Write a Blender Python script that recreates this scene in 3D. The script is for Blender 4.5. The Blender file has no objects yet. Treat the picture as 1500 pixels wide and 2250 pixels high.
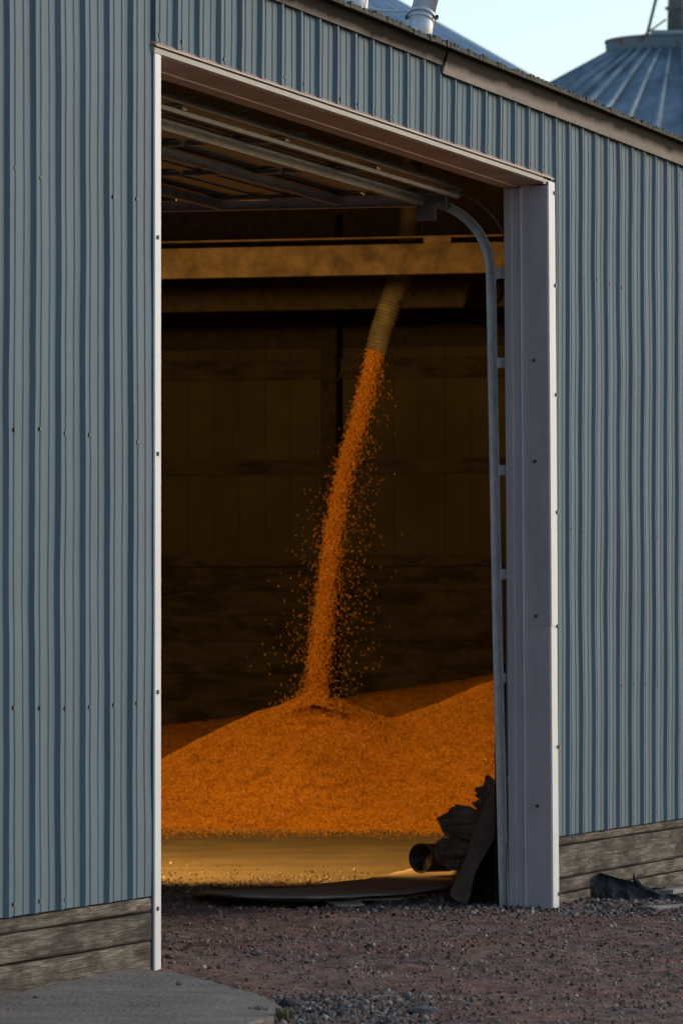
import bpy, bmesh, math, random
import numpy as np
from mathutils import Vector, Matrix, noise as mnoise
random.seed(7); rng = np.random.default_rng(7)
R = math.radians
C = bpy.context.scene.collection
sc = bpy.context.scene

# ---------------------------------------------------------------- camera, sky, sun
EYE, F, HOR = 1.55, 12000.0, 1402.0
cam = bpy.data.cameras.new('camera'); co = bpy.data.objects.new('camera', cam); C.objects.link(co)
co.location = (0, 0, EYE); co.rotation_euler = (R(90), 0, 0)
cam.sensor_fit = 'HORIZONTAL'; cam.sensor_width = 24; cam.lens = 192
cam.shift_y = (HOR-1125)/1500; cam.clip_start = .5; cam.clip_end = 3000
cam.dof.use_dof = True; cam.dof.focus_distance = 28; cam.dof.aperture_fstop = 7.5
sc.camera = co
SUN_AZ, SUN_EL = 62.0, 21.0            # degrees clockwise from +Y
w = bpy.data.worlds.new('World'); sc.world = w; w.use_nodes = True
wn = w.node_tree; bg = wn.nodes['Background']
sky = wn.nodes.new('ShaderNodeTexSky'); sky.sky_type = 'NISHITA'; sky.sun_disc = False
sky.sun_elevation = R(SUN_EL); sky.sun_rotation = R(SUN_AZ); sky.dust_density = 1.3; sky.ozone_density = 1.1; sky.air_density = 1.0
wn.links.new(sky.outputs[0], bg.inputs[0]); bg.inputs[1].default_value = .105
sl = bpy.data.lights.new('sun', 'SUN'); sl.energy = .25; sl.angle = R(22); sl.color = (1, .97, .93)
so = bpy.data.objects.new('sun', sl); C.objects.link(so)
sd = Vector((math.sin(R(SUN_AZ))*math.cos(R(SUN_EL)), math.cos(R(SUN_AZ))*math.cos(R(SUN_EL)), math.sin(R(SUN_EL))))
so.rotation_euler = sd.to_track_quat('Z', 'Y').to_euler(); so.location = (0, 0, 30)
sc.view_settings.view_transform = 'Standard'; sc.view_settings.look = 'None'
sc.view_settings.exposure = .88; sc.view_settings.gamma = 1
sc.cycles.use_denoising = True; sc.cycles.max_bounces = 8; sc.cycles.diffuse_bounces = 5
sc.cycles.sample_clamp_indirect = 4
LAMP_LOC, LAMP_AIM, LAMP_W = Vector((-5.0, 35.6, 4.0)), Vector((1.0, 47, 2.0)), 3700

# ---------------------------------------------------------------- frames
A = Vector((-.852, 25.25, 0)); U = Vector((.2763, .9611, 0)); N = Vector((-.9611, .2763, 0))
BROT = math.atan2(U.y, U.x)
def B(u, n, z): return A + U*u + N*n + Vector((0, 0, z))
def PT(x, y, Y): return Vector(((x-750)/F*Y, Y, EYE-(y-HOR)/F*Y))
def G(x, y, z=0.0):
    Y = (EYE-z)*F/(y-HOR); return Vector(((x-750)/F*Y, Y, z))
def ss(t): t = max(0., min(1., t)); return t*t*(3-2*t)
def gz(X, Y): return -.07*ss((Y-26)/7)
def ucol(px, n=0.0):
    k = (px-750)/F
    return (-(A.x+N.x*n)+k*(A.y+N.y*n))/(U.x-U.y*k)

# ---------------------------------------------------------------- object helpers
def link(name, me, mats, parent=None, loc=None):
    o = bpy.data.objects.new(name, me); C.objects.link(o)
    for m in (mats if isinstance(mats, (list, tuple)) else [mats]): me.materials.append(m)
    if parent: o.parent = parent
    if loc is not None: o.location = loc
    return o
def tag(o, label=None, cat=None, group=None, kind=None):
    if label: o['label'] = label
    if cat: o['category'] = cat
    if group: o['group'] = group
    if kind: o['kind'] = kind
    return o
def empty(name, loc, label, cat, group=None, rz=0):
    o = bpy.data.objects.new(name, None); C.objects.link(o); o.location = loc; o.rotation_euler = (0, 0, rz)
    o.empty_display_size = .2
    return tag(o, label, cat, group)
class MB:
    def __init__(s): s.v = []; s.f = []; s.m = []
    def add(s, vs, fs, m=0):
        b = len(s.v); s.v += [Vector(p) for p in vs]
        for f in fs: s.f.append([b+i for i in f]); s.m.append(m)
        return s
    def box(s, lo, hi, m=0):
        (a, b, c), (d, e, f) = lo, hi
        return s.add([(a,b,c),(d,b,c),(d,e,c),(a,e,c),(a,b,f),(d,b,f),(d,e,f),(a,e,f)],
                     [(0,3,2,1),(4,5,6,7),(0,1,5,4),(1,2,6,5),(2,3,7,6),(3,0,4,7)], m)
    def tube(s, pts, rad, seg=12, m=0, caps=True):
        pts = [Vector(p) for p in pts]; n = len(pts)
        if not isinstance(rad, (list, tuple)): rad = [rad]*n
        b = len(s.v); prev = None
        for i, p in enumerate(pts):
            t = (pts[min(i+1, n-1)]-pts[max(i-1, 0)]).normalized()
            if prev is None:
                a = t.orthogonal().normalized()
            else:
                a = (prev-t*prev.dot(t)).normalized()
            prev = a; c = t.cross(a)
            for k in range(seg):
                th = 2*math.pi*k/seg
                s.v.append(p+(a*math.cos(th)+c*math.sin(th))*rad[i])
        for i in range(n-1):
            for k in range(seg):
                k2 = (k+1) % seg
                s.f.append([b+i*seg+k, b+i*seg+k2, b+(i+1)*seg+k2, b+(i+1)*seg+k]); s.m.append(m)
        if caps:
            s.f.append([b+k for k in range(seg)][::-1]); s.m.append(m)
            s.f.append([b+(n-1)*seg+k for k in range(seg)]); s.m.append(m)
        return s
    def build(s, name, mats, parent=None, origin=None, smooth=False, bevel=0):
        o0 = Vector(origin) if origin is not None else Vector((0, 0, 0))
        me = bpy.data.meshes.new(name)
        me.from_pydata([tuple(p-o0) for p in s.v], [], s.f)
        o = link(name, me, mats, parent)
        for p, mi in zip(me.polygons, s.m): p.material_index = mi
        if smooth: 
            for p in me.polygons: p.use_smooth = True
        me.validate(); me.update()
        if parent is None and origin is not None: o.location = o0
        if bevel:
            bv = o.modifiers.new('bevel', 'BEVEL'); bv.width = bevel; bv.segments = 2; bv.limit_method = 'ANGLE'
        return o
def np_mesh(name, V, Fc, mats, parent=None, loc=None, smooth=False):
    me = bpy.data.meshes.new(name); V = np.asarray(V, dtype=np.float32); Fc = np.asarray(Fc, dtype=np.int32)
    k = Fc.shape[1]
    me.vertices.add(len(V)); me.vertices.foreach_set('co', V.ravel())
    me.loops.add(Fc.size); me.loops.foreach_set('vertex_index', Fc.ravel())
    me.polygons.add(len(Fc)); me.polygons.foreach_set('loop_start', np.arange(0, Fc.size, k, dtype=np.int32))
    me.update(calc_edges=True)
    if smooth: me.polygons.foreach_set('use_smooth', np.ones(len(Fc), dtype=bool))
    return link(name, me, mats, parent, loc)
OCT_V = np.array([(1,0,0),(-1,0,0),(0,1,0),(0,-1,0),(0,0,1),(0,0,-1)], float)
OCT_F = np.array([(0,2,4),(2,1,4),(1,3,4),(3,0,4),(2,0,5),(1,2,5),(3,1,5),(0,3,5)])
ph = (1+5**.5)/2
ICO_V = np.array([(-1,ph,0),(1,ph,0),(-1,-ph,0),(1,-ph,0),(0,-1,ph),(0,1,ph),(0,-1,-ph),(0,1,-ph),(ph,0,-1),(ph,0,1),(-ph,0,-1),(-ph,0,1)], float)/1.9
ICO_F = np.array([(0,11,5),(0,5,1),(0,1,7),(0,7,10),(0,10,11),(1,5,9),(5,11,4),(11,10,2),(10,7,6),(7,1,8),(3,9,4),(3,4,2),(3,2,6),(3,6,8),(3,8,9),(4,9,5),(2,4,11),(6,2,10),(8,6,7),(9,8,1)])
def rand_rot(n):
    q = rng.normal(size=(n, 4)); q /= np.linalg.norm(q, axis=1)[:, None]
    a, b, c, d = q.T
    return np.stack([np.stack([1-2*(c*c+d*d), 2*(b*c-a*d), 2*(b*d+a*c)], 1),
                     np.stack([2*(b*c+a*d), 1-2*(b*b+d*d), 2*(c*d-a*b)], 1),
                     np.stack([2*(b*d-a*c), 2*(c*d+a*b), 1-2*(b*b+c*c)], 1)], 1)
def scatter(P, S, base=OCT_V, faces=OCT_F, jit=0.0, rot=True):
    n = len(P); k = len(base)
    V = base[None]*S[:, None, :]
    if jit: V = V*(1+rng.uniform(-jit, jit, (n, k, 1)))
    if rot: V = np.einsum('nij,nkj->nki', rand_rot(n), V)
    V = V+P[:, None, :]
    Fc = (faces[None]+np.arange(n)[:, None, None]*k).reshape(-1, 3)
    return V.reshape(-1, 3), Fc
def vnoise(X, Y, scale, seed=0):
    # smooth value noise on arrays
    x = X*scale+seed*17.3; y = Y*scale+seed*9.7
    xi = np.floor(x).astype(int); yi = np.floor(y).astype(int); fx = x-xi; fy = y-yi
    fx = fx*fx*(3-2*fx); fy = fy*fy*(3-2*fy)
    def h(a, b):
        v = np.sin(a*127.1+b*311.7+seed*74.7)*43758.5453
        return v-np.floor(v)
    return (h(xi, yi)*(1-fx)+h(xi+1, yi)*fx)*(1-fy)+(h(xi, yi+1)*(1-fx)+h(xi+1, yi+1)*fx)*fy-.5

# ---------------------------------------------------------------- materials
def nodes(name):
    m = bpy.data.materials.new(name); m.use_nodes = True
    nt = m.node_tree; return m, nt, nt.nodes['Principled BSDF']
def ramp(nt, fac, stops):
    r = nt.nodes.new('ShaderNodeValToRGB'); e = r.color_ramp.elements
    while len(e) < len(stops): e.new(.5)
    for q, (p, c) in zip(e, stops): q.position = p; q.color = (*c, 1) if len(c) == 3 else c
    nt.links.new(fac, r.inputs[0]); return r.outputs[0]
def coords(nt, scale=(1, 1, 1), island=False, rnd=False):
    tc = nt.nodes.new('ShaderNodeTexCoord'); mp = nt.nodes.new('ShaderNodeMapping')
    mp.inputs['Scale'].default_value = scale
    nt.links.new(tc.outputs['Object'], mp.inputs[0])
    if rnd:
        oi = nt.nodes.new('ShaderNodeObjectInfo'); ml = nt.nodes.new('ShaderNodeMath'); ml.operation = 'MULTIPLY'; ml.inputs[1].default_value = 50
        nt.links.new(oi.outputs['Random'], ml.inputs[0]); nt.links.new(ml.outputs[0], mp.inputs['Location'])
    return mp.outputs[0]
def ntex(nt, vec, scale, detail=6, rough=.6, dist=0):
    t = nt.nodes.new('ShaderNodeTexNoise'); t.inputs['Scale'].default_value = scale; t.inputs['Detail'].default_value = detail
    t.inputs['Roughness'].default_value = rough; t.inputs['Distortion'].default_value = dist
    nt.links.new(vec, t.inputs['Vector']); return t.outputs[0]
def mixc(nt, f, a, b, mode='MIX'):
    m = nt.nodes.new('ShaderNodeMix'); m.data_type = 'RGBA'; m.blend_type = mode
    for s, v in ((0, f), (6, a), (7, b)):
        if hasattr(v, 'links') or isinstance(v, bpy.types.NodeSocket): nt.links.new(v, m.inputs[s])
        elif s == 0: m.inputs[0].default_value = v
        else: m.inputs[s].default_value = (*v, 1)
    return m.outputs[2]
def bump(nt, bs, h, strength, dist=.01):
    b = nt.nodes.new('ShaderNodeBump'); b.inputs['Strength'].default_value = strength; b.inputs['Distance'].default_value = dist
    nt.links.new(h, b.inputs['Height']); nt.links.new(b.outputs[0], bs.inputs['Normal'])
def pm(name, c1, c2, scale=3, rough=.6, metal=0, b=.2, bscale=40, stretch=(1, 1, 1), spec=.5, bd=.004, lo=.35, hi=.65):
    m, nt, bs = nodes(name); v = coords(nt, stretch)
    f = ntex(nt, v, scale, 8, .65)
    nt.links.new(ramp(nt, f, [(lo, c1), (hi, c2)]), bs.inputs['Base Color'])
    r = nt.nodes.new('ShaderNodeMapRange'); r.inputs[3].default_value = rough-.08; r.inputs[4].default_value = rough+.08
    nt.links.new(f, r.inputs[0]); nt.links.new(r.outputs[0], bs.inputs['Roughness'])
    bs.inputs['Metallic'].default_value = metal; bs.inputs['Specular IOR Level'].default_value = spec
    if b: bump(nt, bs, ntex(nt, v, bscale, 4), b, bd)
    return m
M = {}
# painted siding: slightly chalky blue-grey, vertical dirt streaks and scuffs
def siding_mat():
    m, nt, bs = nodes('painted_steel_siding')
    v = coords(nt, (1, 1, 1)); vs = coords(nt, (9, 9, .35))
    st = ntex(nt, vs, 1.2, 6, .65); bl = ntex(nt, v, .9, 4)
    c = ramp(nt, st, [(.3, (.068, .122, .160)), (.55, (.094, .158, .202)), (.75, (.124, .192, .238))])
    c = mixc(nt, ramp(nt, bl, [(.45, (0, 0, 0)), (.75, (.5, .5, .5))]), c, (.09, .12, .14))
    fine = ntex(nt, v, 30, 5, .7)
    c = mixc(nt, ramp(nt, fine, [(.66, (0, 0, 0)), (.72, (.55, .55, .55))]), c, (.15, .195, .23))
    nt.links.new(c, bs.inputs['Base Color'])
    nt.links.new(ramp(nt, st, [(.3, (.55,)*3), (.7, (.65,)*3)]), bs.inputs['Roughness'])
    bs.inputs['Specular IOR Level'].default_value = .2
    bump(nt, bs, ntex(nt, coords(nt, (3, 3, 1)), 1.5, 2), .25, .02)
    return m
M['siding'] = siding_mat()
M['screw'] = pm('screw_steel', (.05, .05, .055), (.1, .1, .11), 20, .5, .4, 0)
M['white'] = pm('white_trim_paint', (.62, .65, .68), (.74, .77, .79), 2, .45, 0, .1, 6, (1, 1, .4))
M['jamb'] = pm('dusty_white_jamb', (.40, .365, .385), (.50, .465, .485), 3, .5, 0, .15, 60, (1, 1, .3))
M['beige'] = pm('faded_trim_paint', (.36, .34, .31), (.46, .44, .40), 3, .55, 0, .1, 20, (.6, 1, 1))
M['brown'] = pm('weathered_trim', (.34, .225, .17), (.50, .36, .285), 2.5, .55, 0, .15, 30, (.6, 1, 1))
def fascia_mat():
    m, nt, bs = nodes('dark_top_fascia'); v = coords(nt, (1.2, 3, 1))
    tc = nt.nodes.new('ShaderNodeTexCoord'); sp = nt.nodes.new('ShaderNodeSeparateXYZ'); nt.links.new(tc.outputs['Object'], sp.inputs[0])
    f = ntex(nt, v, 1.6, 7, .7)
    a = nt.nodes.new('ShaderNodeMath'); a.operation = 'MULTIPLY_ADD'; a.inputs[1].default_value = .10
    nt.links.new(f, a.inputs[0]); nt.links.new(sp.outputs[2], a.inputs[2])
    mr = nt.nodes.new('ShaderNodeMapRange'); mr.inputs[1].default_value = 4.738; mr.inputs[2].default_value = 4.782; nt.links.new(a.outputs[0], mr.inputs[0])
    c = mixc(nt, mr.outputs[0], ramp(nt, f, [(.3, (.24, .20, .175)), (.7, (.40, .345, .31))]), (.012, .009, .008))  # blends to near-black towards the top, edge broken up by noise
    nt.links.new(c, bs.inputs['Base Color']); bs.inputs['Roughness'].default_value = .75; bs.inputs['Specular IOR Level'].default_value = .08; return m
M['eaveb'] = pm('eave_board_paint', (.20, .17, .15), (.47, .41, .37), 1.3, .6, 0, .15, 20, (.8, 3, 4), .3, lo=.25, hi=.6)
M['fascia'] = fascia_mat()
M['galv'] = pm('galvanised_steel', (.50, .52, .54), (.68, .70, .72), 14, .34, .3, .05, 30)
M['galv_dull'] = pm('dull_galvanised_steel', (.13, .13, .13), (.22, .22, .215), 10, .55, .3, .1, 30)
M['roof'] = pm('roof_steel', (.06, .085, .10), (.12, .15, .165), 6, .5, .3, .1, 20)
M['lichen'] = pm('dirty_roof_edge', (.035, .03, .02), (.09, .08, .05), 14, .9, 0, .6, 60)
M['bin'] = pm('bin_roof_steel', (.10, .155, .19), (.25, .335, .38), 2.2, .36, .4, .15, 8, (1, 1, 1))
def rusty():
    m, nt, bs = nodes('rusting_galvanised_collar'); v = coords(nt)
    f = ntex(nt, v, 2.2, 8, .7)
    nt.links.new(ramp(nt, f, [(.3, (.10, .135, .16)), (.56, (.14, .18, .205)), (.62, (.14, .06, .04)), (.8, (.09, .04, .03))]), bs.inputs['Base Color'])
    bs.inputs['Roughness'].default_value = .6; bs.inputs['Metallic'].default_value = .2; return m
M['rust'] = rusty()
M['pole'] = pm('green_painted_steel', (.05, .08, .07), (.1, .13, .12), 8, .5, .2, .1, 20)
def wood(name, stops, sc_=(1.6, 55, 55), rough=.85, bs_=.7):
    m, nt, bs = nodes(name); v = coords(nt, sc_, rnd=True)
    f = ntex(nt, v, 1.3, 12, .72, 1.8); k = ntex(nt, coords(nt, (1, 1, 3), rnd=True), 2.2, 6, .65)
    c = ramp(nt, f, stops)
    c = mixc(nt, ramp(nt, k, [(.42, (0, 0, 0)), (.62, (.75, .75, .75))]), c, tuple(x*.5 for x in stops[0][1]))
    nt.links.new(c, bs.inputs['Base Color']); bs.inputs['Roughness'].default_value = rough
    bs.inputs['Specular IOR Level'].default_value = .2
    bump(nt, bs, f, bs_, .012); return m
M['plank'] = wood('weathered_grey_timber', [(.38, (.035, .028, .022)), (.46, (.12, .10, .08)), (.54, (.21, .18, .148)), (.62, (.34, .30, .25))])
M['plank_in'] = wood('stained_inner_timber', [(.3, (.022, .015, .009)), (.5, (.065, .046, .028)), (.75, (.11, .082, .052))])
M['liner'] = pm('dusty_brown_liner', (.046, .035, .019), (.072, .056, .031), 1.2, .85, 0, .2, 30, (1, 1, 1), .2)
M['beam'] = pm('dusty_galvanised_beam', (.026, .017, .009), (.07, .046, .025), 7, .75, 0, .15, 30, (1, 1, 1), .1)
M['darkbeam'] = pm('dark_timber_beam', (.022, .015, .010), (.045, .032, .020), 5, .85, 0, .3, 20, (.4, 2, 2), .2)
M['door'] = pm('door_panel_steel', (.085, .09, .085), (.15, .15, .14), 3, .45, .2, .15, 8)
M['hose'] = pm('dusty_ribbed_hose', (.075, .062, .036), (.15, .128, .078), 9, .7, 0, .2, 60)
def corn(name, island):
    m, nt, bs = nodes(name)
    if island:
        g = nt.nodes.new('ShaderNodeNewGeometry'); f = g.outputs['Random Per Island']
        c = ramp(nt, f, [(0, (.40, .12, .01)), (.25, (.66, .23, .012)), (.7, (.80, .33, .02)), (1, (.85, .50, .12))])
    else:
        v = coords(nt); vo = nt.nodes.new('ShaderNodeTexVoronoi'); vo.inputs['Scale'].default_value = 62
        nt.links.new(v, vo.inputs['Vector'])
        s = nt.nodes.new('ShaderNodeSeparateColor'); nt.links.new(vo.outputs['Color'], s.inputs[0])
        c = ramp(nt, s.outputs[0], [(0, (.42, .13, .01)), (.3, (.66, .23, .012)), (.75, (.78, .31, .018)), (1, (.85, .48, .1))])
        k = ntex(nt, v, 9, 6, .7)
        c = mixc(nt, ramp(nt, k, [(.36, (.85, .85, .85)), (.52, (0, 0, 0))]), c, (.30, .095, .01))
        c = mixc(nt, ramp(nt, ntex(nt, v, 30, 4, .7), [(.30, (.8, .8, .8)), (.42, (0, 0, 0))]), c, (.16, .05, .012))
        a = nt.nodes.new('ShaderNodeMath'); a.operation = 'ADD'
        nt.links.new(vo.outputs['Distance'], a.inputs[0]); nt.links.new(k, a.inputs[1])
        bump(nt, bs, a.outputs[0], .9, -.02)
    nt.links.new(c, bs.inputs['Base Color']); bs.inputs['Roughness'].default_value = .55
    bs.inputs['Specular IOR Level'].default_value = .3
    return m
M['corn'] = corn('corn_surface', False); M['kernel'] = corn('corn_kernel', True)
def ground_mat():
    m, nt, bs = nodes('gravel_and_packed_floor')
    g = nt.nodes.new('ShaderNodeNewGeometry'); v = g.outputs['Position']
    big = ntex(nt, v, .9, 5, .6); mid = ntex(nt, v, 7, 8, .72); fine = ntex(nt, v, 42, 6, .75)
    c = ramp(nt, mid, [(.25, (.11, .08, .064)), (.45, (.21, .152, .122)), (.6, (.33, .225, .178)), (.78, (.41, .32, .265))])
    c = mixc(nt, ramp(nt, big, [(.42, (0, 0, 0)), (.62, (.85, .85, .85))]), c, ramp(nt, mid, [(.3, (.18, .088, .064)), (.6, (.36, .185, .135)), (.8, (.42, .29, .23))]))
    c = mixc(nt, ramp(nt, fine, [(.3, (.8, .8, .8)), (.52, (0, 0, 0))]), c, (.05, .042, .038))
    c = mixc(nt, ramp(nt, fine, [(.62, (0, 0, 0)), (.7, (.6, .6, .6))]), c, (.30, .28, .275))
    # packed dusty floor inside the shed, ragged edge
    sp = nt.nodes.new('ShaderNodeSeparateXYZ'); nt.links.new(v, sp.inputs[0])
    dd = nt.nodes.new('ShaderNodeVectorMath'); dd.operation = 'DOT_PRODUCT'; dd.inputs[1].default_value = (-.13, 1, 0)
    nt.links.new(v, dd.inputs[0])
    nb = ntex(nt, v, 3.2, 8, .7); ad = nt.nodes.new('ShaderNodeMath'); ad.operation = 'MULTIPLY_ADD'; ad.inputs[1].default_value = 2.2
    nt.links.new(nb, ad.inputs[0]); nt.links.new(dd.outputs['Value'], ad.inputs[2])
    mr = nt.nodes.new('ShaderNodeMapRange'); mr.inputs[1].default_value = 35.3; mr.inputs[2].default_value = 36.6
    nt.links.new(ad.outputs[0], mr.inputs[0])
    fl = ramp(nt, ntex(nt, v, 1.6, 9, .7), [(.3, (.16, .115, .07)), (.5, (.235, .178, .112)), (.7, (.30, .235, .155))])
    fl = mixc(nt, ramp(nt, ntex(nt, v, 11, 9, .8), [(.36, (.75, .75, .75)), (.5, (0, 0, 0))]), fl, (.16, .115, .06))
    fl = mixc(nt, ramp(nt, fine, [(.3, (.6, .6, .6)), (.42, (0, 0, 0))]), fl, (.15, .11, .06))
    c = mixc(nt, mr.outputs[0], c, fl)
    nt.links.new(c, bs.inputs['Base Color']); bs.inputs['Roughness'].default_value = .95; bs.inputs['Specular IOR Level'].default_value = .15
    a = nt.nodes.new('ShaderNodeMath'); a.operation = 'ADD'; nt.links.new(mid, a.inputs[0]); nt.links.new(fine, a.inputs[1])
    bump(nt, bs, a.outputs[0], .8, .03)
    return m
M['ground'] = ground_mat()
def stone(name, stops):
    m, nt, bs = nodes(name); g = nt.nodes.new('ShaderNodeNewGeometry')
    nt.links.new(ramp(nt, g.outputs['Random Per Island'], stops), bs.inputs['Base Color'])
    bs.inputs['Roughness'].default_value = .9; bs.inputs['Specular IOR Level'].default_value = .2; return m
M['stone'] = stone('crushed_stone', [(0, (.06, .045, .036)), (.35, (.16, .115, .092)), (.6, (.28, .15, .11)), (.8, (.26, .21, .18)), (.95, (.34, .30, .265)), (1, (.48, .45, .41))])
M['slab'] = pm('worn_concrete', (.16, .136, .118), (.29, .256, .224), 2.6, .92, 0, .9, 38, (1, 1, 1), .15, .02, .3, .7)
M['rubber'] = pm('dusty_belting', (.30, .225, .175), (.46, .35, .275), 3, .85, 0, .3, 30, (1, 1, 1), .2)
M['board'] = pm('brown_canvas_belt', (.32, .25, .21), (.46, .37, .31), 5, .9, 0, .5, 90, (1, 1, 1), .15)
M['tarp'] = pm('dark_tarp', (.008, .008, .008), (.02, .02, .021), 5, .55, 0, .3, 18, (1, 1, 1), .25, .02)
M['rag'] = pm('brown_dried_rag', (.26, .18, .13), (.66, .48, .36), 6, .75, 0, .5, 25, (1, 1, 1), .35, .02)
M['drum'] = pm('dark_plastic_pipe', (.014, .010, .010), (.04, .025, .023), 6, .4, 0, .2, 30)
M['grass'] = pm('dry_weed', (.06, .08, .025), (.18, .15, .06), 8, .8, 0, 0)
M['paleboard'] = pm('pale_scrap_board', (.2, .19, .17), (.33, .31, .28), 5, .8, 0, .3, 30, (.3, 3, 3))

# ---------------------------------------------------------------- ground sheet
def axis(parts):
    out = []
    for a, b, st in parts: out += list(np.arange(a, b, st))
    return np.array(out+[parts[-1][1]])
xs = axis([(-900, -100, 200), (-100, -12, 22), (-12, -2.4, .6), (-2.4, 4.2, .026), (4.2, 12, .6), (12, 100, 22), (100, 900, 200)])
ys = axis([(-300, -20, 70), (-20, 18, 4), (18, 21.3, .3), (21.3, 31, .026), (31, 38, .04), (38, 60, .5), (60, 100, 8), (100, 1500, 200)])
GX, GY = np.meshgrid(xs, ys)
t = np.clip((GY-26)/7, 0, 1); GZ = -.07*t*t*(3-2*t)
near = ((GX > -3) & (GX < 4.5) & (GY > 21) & (GY < 36)).astype(float)
inside = np.clip((GY-.13*GX-34.6)/1.2, 0, 1)
rough = vnoise(GX, GY, 1.1, 1)*.05+vnoise(GX, GY, 5, 2)*.022+vnoise(GX, GY, 17, 3)*.016+vnoise(GX, GY, 34, 4)*.012
GZ = GZ+near*rough*(1-.85*inside)
V = np.stack([GX.ravel(), GY.ravel(), GZ.ravel()], 1)
nx, ny = len(xs), len(ys)
I = (np.arange(ny-1)[:, None]*nx+np.arange(nx-1)[None]).ravel()
Fq = np.stack([I, I+1, I+1+nx, I+nx], 1)
tag(np_mesh('ground', V, Fq, M['ground'], smooth=True), kind='structure')

# ---------------------------------------------------------------- barn
barn = empty('grain_barn', A, 'blue-grey ribbed steel shed with a tall open doorway and timber base boards', 'barn', rz=BROT)
P_ = .336
U0, U1, DZ = -12.0, 36.0, 18.0
EAVE = 4.80
SB, HB = .36, 4.27              # siding bottom, header siding bottom
rib0 = ucol(66)                 # centre of one dark bar
def siding(u0, u1, z0, z1, name, screws=()):
    prof = []                   # (u, n)
    k = math.floor((u0-rib0)/P_)-1
    while rib0+k*P_ < u1+P_:
        c = rib0+k*P_
        prof += [(c-.012, 0), (c+.006, -.021), (c+.030, -.021), (c+.048, 0)]
        for q in (1/3, 2/3):
            m_ = c+.018+P_*q
            prof += [(m_-.012, 0), (m_-.006, -.0045), (m_+.006, -.0045), (m_+.012, 0)]
        k += 1
    prof = [(u, n) for u, n in prof if u0 < u < u1]
    def inter(u):
        return 0.0
    prof = [(u0, 0)]+prof+[(u1, 0)]
    nz = max(2, int((z1-z0)/.16)); mb = MB(); n = len(prof); vs = []; fs = []
    for j in range(nz+1):
        z = z0+(z1-z0)*j/nz
        for i, (u, d) in enumerate(prof):
            edge = 0 < i < n-1
            w1 = mnoise.noise(Vector((u*1.7, z*.9, 3.1)))*.006 if edge else 0
            w2 = mnoise.noise(Vector((u*.8, z*1.4, 9.1)))*.006+mnoise.noise(Vector((u*4, z*3.5, 2.2)))*.0025
            dent = 0
            if name == 'siding' and abs(u-rib0-P_*3.1) < .1: dent = .012*math.exp(-((z-.95)/.2)**2)
            vs.append((u+w1+dent, d+w2, z))
    for j in range(nz):
        for i in range(n-1):
            a = j*n+i; fs.append((a, a+n, a+n+1, a+1))
    mb.add(vs, fs, 0)
    for (su, sz, dn) in screws:
        if u0+.03 < su < u1-.03 and (random.random() < .75): mb.tube([(su, dn+.006, sz), (su, dn-.010, sz)], .009, 6, 1)
    o = mb.build(name, [M['siding'], M['screw']], barn)
    so_ = o.modifiers.new('s', 'SOLIDIFY'); so_.thickness = .003; so_.offset = -1
    return o
def srow(zs, u0, u1):
    out = []
    k0 = int((u0-rib0)/P_)-1; k1 = int((u1-rib0)/P_)+2
    for z in zs:
        for k in range(k0, k1):
            out.append((rib0+k*P_+.112+random.uniform(-.006, .006), z+random.uniform(-.012, .012), 0))
    return out
UL, UR = -.09, 7.58
siding(U0, UL, SB, EAVE, 'siding', srow([SB+.05, 1.25, 2.45, 3.55, 4.6], -3, UL))
siding(UL, UR, HB+.03, EAVE, 'siding', srow([HB+.07], UL, UR))
siding(UR, U1, SB, EAVE, 'siding', srow([SB+.05, 1.25, 2.2, 3.1, 3.75, 4.6], UR, 13))
# vertical lap strip above the door's near corner
MB().box((-.055, -.012, HB+.032), (-.02, -.007, EAVE-.02)).build('lap_strip', M['siding'], barn)
# base planks
def planks(u0, u1, seams, jn=None):
    for i, (a, b) in enumerate(zip(seams[:-1], seams[1:])):
        cuts = [u0]+[c+random.uniform(-.1, .1) for c in (jn or [])]+[u1]
        for c0, c1 in zip(cuts[:-1], cuts[1:]):
            mb = MB(); nseg = max(2, int((c1-c0)/.25)); vs = []; fs = []
            off = random.uniform(-.004, .006); h = (b-a)/2-.006
            for k in range(nseg+1):
                u = c0+.003+(c1-c0-.006)*k/nseg; cz = (a+b)/2+mnoise.noise(Vector((u*.8, i*3, 1)))*.005
                nn = .0+off+mnoise.noise(Vector((u*.6, i*5, 7)))*.004; hh = h+mnoise.noise(Vector((u*2, i*7, 2)))*.003
                vs += [(u, nn, cz-hh), (u, nn-.006, cz-hh+.01), (u, nn-.006, cz+hh-.01), (u, nn, cz+hh), (u, nn+.035, cz+hh), (u, nn+.035, cz-hh)]
            for k in range(nseg):
                for q in range(6):
                    q2 = (q+1) % 6; fs.append((k*6+q, k*6+q2, k*6+6+q2, k*6+6+q))
            fs += [(5, 4, 3, 2, 1, 0), tuple(nseg*6+q for q in range(6))]
            mb.add(vs, fs).build('base_plank', M['plank'], barn)
planks(-6, -.11, [-.04, .155, .288, SB-.003], [-3.9])
planks(7.62, 16, [-.16, .015, .105, .30, SB-.003], [11.5])
MB().box((U0, .06, -.3), (-.14, .12, SB+.2)).build('sill_beam', M['plank_in'], barn)
MB().box((7.68, .06, -.3), (U1, .12, SB+.2)).build('sill_beam', M['plank_in'], barn)
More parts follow.
